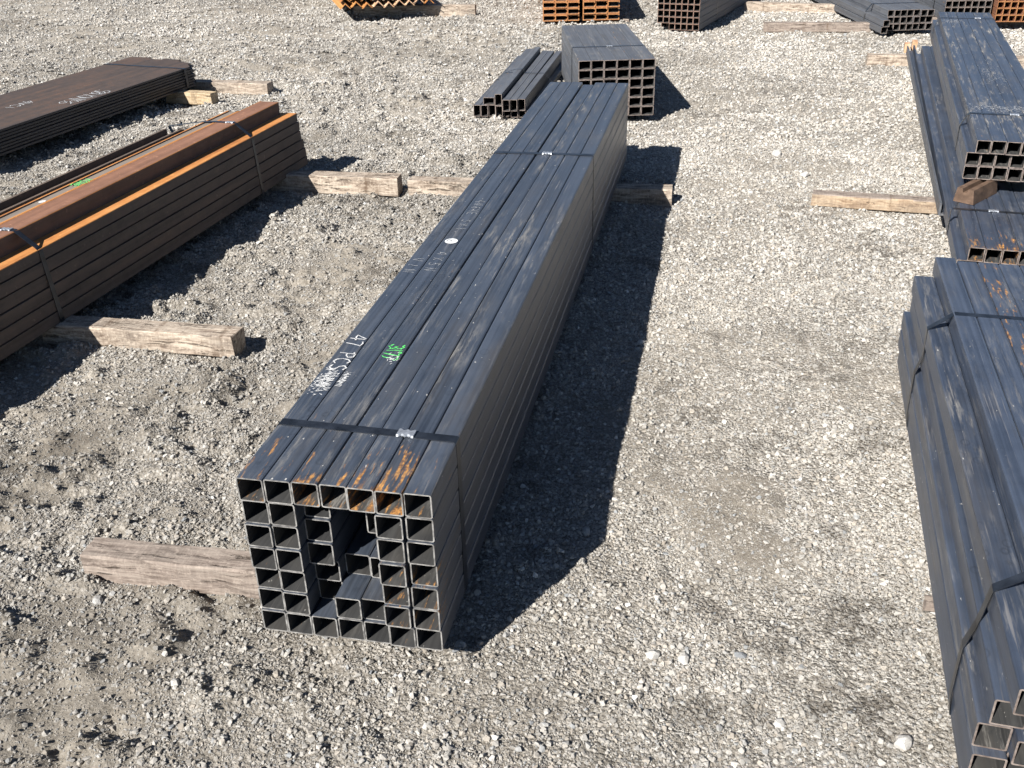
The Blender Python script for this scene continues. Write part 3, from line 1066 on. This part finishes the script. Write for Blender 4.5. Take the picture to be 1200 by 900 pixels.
# ---- left: stacked rusty channels
CH = thing('channel_bundle', 'bundle of rust-brown steel channels strapped in stacked layers at the left', 'steel bundle', (-2.04, -.45, .10), 3.4)
CL = 5.02
lh = .0635


def channel_mesh(w, h, t, L, up, key, mats=('channel_side', 'orange_rust', 'channel_web', 'channel_grey')):
    """up: toes point up (tips orange); else toes point down with the web on top"""
    if key in CACHE: return CACHE[key]
    if up:
        prof = [(0, 0), (w, 0), (w, h), (w - t * 2.4, h), (w - t, t), (t, t), (t * 2.4, h), (0, h)]
        prof = [(0, 0), (w, 0), (w, h), (w - t * 2.2, h), (w - t * 2.2, t), (t * 2.2, t), (t * 2.2, h), (0, h)]
        fm = [0, 0, 1, 0, 3, 0, 1, 0]
    else:
        prof = [(0, 0), (t * 2, 0), (t * 2, h - t), (w - t * 2, h - t), (w - t * 2, 0), (w, 0), (w, h), (0, h)]
        fm = [0, 0, 0, 0, 0, 0, 2, 0]
    CACHE[key] = prism_mesh('steel_channel', prof, L, mats, fm)
    return CACHE[key]


CWD = .285
for r in range(6):
    for c in range(2):
        u = -CWD * (c + 1) - .003 * c + (5 - r) * .004 * (1 if c == 0 else -1) + random.uniform(-.003, .003)
        top = r == 5
        if top and c == 0:
            me = prism_mesh('steel_channel', [(0, 0), (CWD, 0), (CWD, lh - .012), (CWD - .002, lh - .009), (CWD - .125, lh - .009), (CWD - .125, .01), (.03, .01), (.03, lh - .009), (0, lh - .009)],
                            CL, ('channel_side', 'orange_rust'), [0, 0, 1, 1, 0, 0, 0, 1, 0])
        else:
            me = channel_mesh(CWD, lh - .006, .009, CL - (.55 if c == 1 and r > 3 else 0), True, ('chu', c, r > 3), ('channel_side', 'channel_side', 'channel_web', 'channel_grey'))
        part('steel_channel', me, CH, (u, random.uniform(-.012, .012) + (5 - r) * .006, r * lh))
zt6 = 6 * lh - .0085
rz = .085
part('steel_channel', prism_mesh('steel_channel', [(0, 0), (.02, 0), (.02, rz - .012), (.125, rz - .012), (.125, 0), (.145, 0), (.145, rz - .003), (.142, rz), (.012, rz), (.008, rz + .002), (0, rz - .002)], CL - .06,
     ('channel_side', 'orange_rust', 'channel_web'), [0, 0, 0, 0, 0, 0, 1, 2, 1, 1, 0]), CH, (-.246, 0, zt6))
part('steel_channel', prism_mesh('steel_channel', [(0, 0), (.085, 0), (.085, rz - .002), (.073, rz - .002), (.071, rz - .008), (.014, rz - .008), (.012, rz - .001), (0, rz - .001)], CL - .35,
     ('channel_side', 'orange_rust', 'channel_grey'), [0, 0, 1, 1, 2, 0, 1, 0]), CH, (-.333, 0, zt6))
part('steel_channel', channel_mesh(.13, .040, .008, CL - .62, True, 'chu3', ('channel_side', 'channel_grey', 'channel_side', 'channel_side')), CH, (-.462, 0, zt6 - .012))
part('steel_channel', channel_mesh(.13, .055, .008, CL - .72, True, 'chu4', ('channel_side', 'channel_side', 'channel_side', 'channel_side')), CH, (-.594, 0, zt6 - .012))
sp = [(-.57, -.003), (-.572, 6 * lh - .01), (-.594, zt6 + .046), (-.333, zt6 + rz - .001), (-.246, zt6 + rz + .003), (-.108, zt6 + rz + .001), (-.100, zt6 + rz - .005), (-.012, zt6 + .008), (.0015, zt6 - .008), (.022, .02), (.0225, -.003)]
add_strap(CH, 4.36, sp, (-.14, zt6 + rz + .002), .030)
add_strap(CH, 2.30, sp, (-.15, zt6 + rz + .002), .030, tilt=R(2))
write_on(CH, 'paint_letter', '3N5X', .050, .03, .006, 'paint_green', (-.28, 3.02, zt6 + rz + .0008), R(80), .12)
part('white_blot', disc_mesh('white_blot', .016, .022, 'chalk_white', 11), CH, (-.29, 2.72, zt6 + rz - .0072))

# ---- upper left: stack of wide flat bars
FB = thing('steel_plate_stack', 'wide dark brown stack of steel plates with chalk writing at the far left', 'steel bundle', (-4.36, 3.1, .10), 6.6)
fl, fh, fw = 3.98, .0235, .94


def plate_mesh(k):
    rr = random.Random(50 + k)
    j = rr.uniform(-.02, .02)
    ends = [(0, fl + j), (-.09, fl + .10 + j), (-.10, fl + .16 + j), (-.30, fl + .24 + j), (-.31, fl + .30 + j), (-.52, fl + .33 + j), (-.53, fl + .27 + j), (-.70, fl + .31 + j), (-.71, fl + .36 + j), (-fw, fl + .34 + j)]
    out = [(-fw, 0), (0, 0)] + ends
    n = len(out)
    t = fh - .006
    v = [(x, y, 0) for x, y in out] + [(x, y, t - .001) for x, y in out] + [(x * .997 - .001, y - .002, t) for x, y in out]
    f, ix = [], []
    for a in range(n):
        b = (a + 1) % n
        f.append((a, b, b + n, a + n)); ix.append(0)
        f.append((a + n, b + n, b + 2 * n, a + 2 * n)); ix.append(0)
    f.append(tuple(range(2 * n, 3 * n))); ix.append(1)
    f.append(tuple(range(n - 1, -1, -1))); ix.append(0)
    return mesh_from('steel_plate', v, f, ('flat_bar_side_shade', 'flat_bar_top'), ix)


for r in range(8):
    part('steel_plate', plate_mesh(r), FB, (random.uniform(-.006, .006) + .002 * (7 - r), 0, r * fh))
add_strap(FB, 3.86, rect_path(-fw - .01, .022, -.002, 8 * fh - .0035), None, .032, tilt=R(-3))
ft = 8 * fh - .0035
write_on(FB, 'chalk_letter', '581/0N/96', .15, .056, .0085, 'chalk_pale', (-.11, 2.62, ft), R(88 + 180), .03)
write_on(FB, 'chalk_letter', '4VC1', .10, .070, .0080, 'chalk_pale', (-.47, 2.22, ft), R(88 + 180), .03)

# ------------------------------------------------------------------ dunnage
timber('weathered grey-brown timber under the near end of the middle bundle', -.14, .300, 1.22, .105, .112, -2.2, 'wood_grey', -.022)
timber('pale stained timber sticking out from under the rusty channel bundle, its end in the sun', -1.45, 4.315, 1.0, .125, .128, -1.2, 'wood_tan', -.008)
timber('long tan timber crossing under the far part of the middle bundle', .005, 4.365, 1.78, .125, .118, -.6, 'wood_tan', -.018)
timber('saw-marked tan timber under the near part of the rusty channel bundle', -1.48, 1.862, 1.0, .125, .112, -.6, 'wood_tan', -.012)
timber('short fresh yellow timber block by the end of the flat bar stack', -3.80, 6.80, .50, .11, .112, 6, 'wood_fresh', -.012)
timber('long pale timber behind the short yellow block', -3.62, 7.27, .84, .14, .112, 1.5, 'wood_tan', -.012)
timber('split plank of grey and orange wood pointing at the right stack', 2.26, 4.43, .94, .10, .082, 5, 'wood_orange', -.005, top='wood_grey')
timber('timber under the far end of the right stack', 3.40, 9.16, 1.60, .12, .11, 1.0, 'wood_tan', -.01)
timber('weathered grey timber lying before the slanting grey tube bundle', 2.40, 11.25, 1.62, .11, .11, -2, 'wood_grey', -.01)
timber('tan timber at the top edge behind the weathered grey one', 2.15, 12.80, 1.6, .13, .12, 11, 'wood_tan', -.01)
timber('pale timber end beside the zigzag angle irons', -3.22, 12.30, 1.75, .13, .16, -4, 'wood_tan', -.02)
timber('small thin grey plank end poking out beside the near right bundle', 2.15, .52, .50, .05, .03, 4, 'wood_grey', .012)
timber('timber in the shade under the red rusty bundle', 4.4, 11.72, 1.9, .1, .1, 0, 'wood_grey', -.004)
timber('timber in the shade under the orange channel pair', -.75, 12.0, 1.25, .04, .036, 10, 'wood_grey', -.008)

# ------------------------------------------------------------------ single larger stones
STONE = NT('pale_stone')
_raw, _oc, _r = STONE.objcoord()
_n = STONE.noise(_oc, 30, 6, .65)
STONE.bump(_n, .5, .006)
_c = STONE.ramp(_n, [(.3, (.36, .34, .31)), (.7, (.62, .60, .56))])
_c = STONE.mix(STONE.attr('grey'), _c, STONE.ramp(_n, [(.3, (.12, .13, .14)), (.7, (.24, .25, .26))]))
MAT['pale_stone'] = STONE.base(_c, .9, 0, .2)
for k, (x, y, s, g, lab) in enumerate([
        (1.77, -.01, .058, 0, 'large white stone near the bottom right corner by the stepped bundle'),
        (1.106, .200, .046, 0, 'flat white stone below the shadow of the middle bundle, left of a pair'),
        (1.195, .205, .044, 0, 'upright white stone right of the flat white stone'),
        (1.355, .247, .036, .9, 'blue-grey stone between the white pair and the stepped bundle'),
        (1.46, .015, .040, 0, 'white stone on the damp patch near the bottom edge'),
        (.835, .755, .045, .5, 'stone in the corner of the middle bundle shadow'),
        (-.215, -.165, .036, 0, 'pale stone at the lower left below the grey timber'),
        (-.655, .135, .046, .35, 'brownish stone under the left tip of the near grey timber'),
        (-.295, 1.12, .042, .0, 'pale stone left of the chalk number on the middle bundle'),
        (.885, 2.28, .05, .1, 'pale stone beside the long shadow half way up'),
        (1.60, 5.60, .11, 0, 'flat white slab in the lane between middle and right stacks'),
        (1.78, 5.10, .09, 0, 'smaller flat white slab in the lane nearer than the first')]):
    me = stone_mesh('stone', 900 + k, 26, .6)
    me.materials.append(MAT['pale_stone'])
    o = bpy.data.objects.new('stone', me)
    COL.objects.link(o)
    o.scale = (s * 1.15, s, s)
    o.location = (x, y, float(height(np.array([x]), np.array([y]))[0]) + s * .12)
    o.rotation_euler = (0, 0, random.uniform(0, 6.28))
    o['grey'] = float(g)
    tag(o, lab, 'stone')
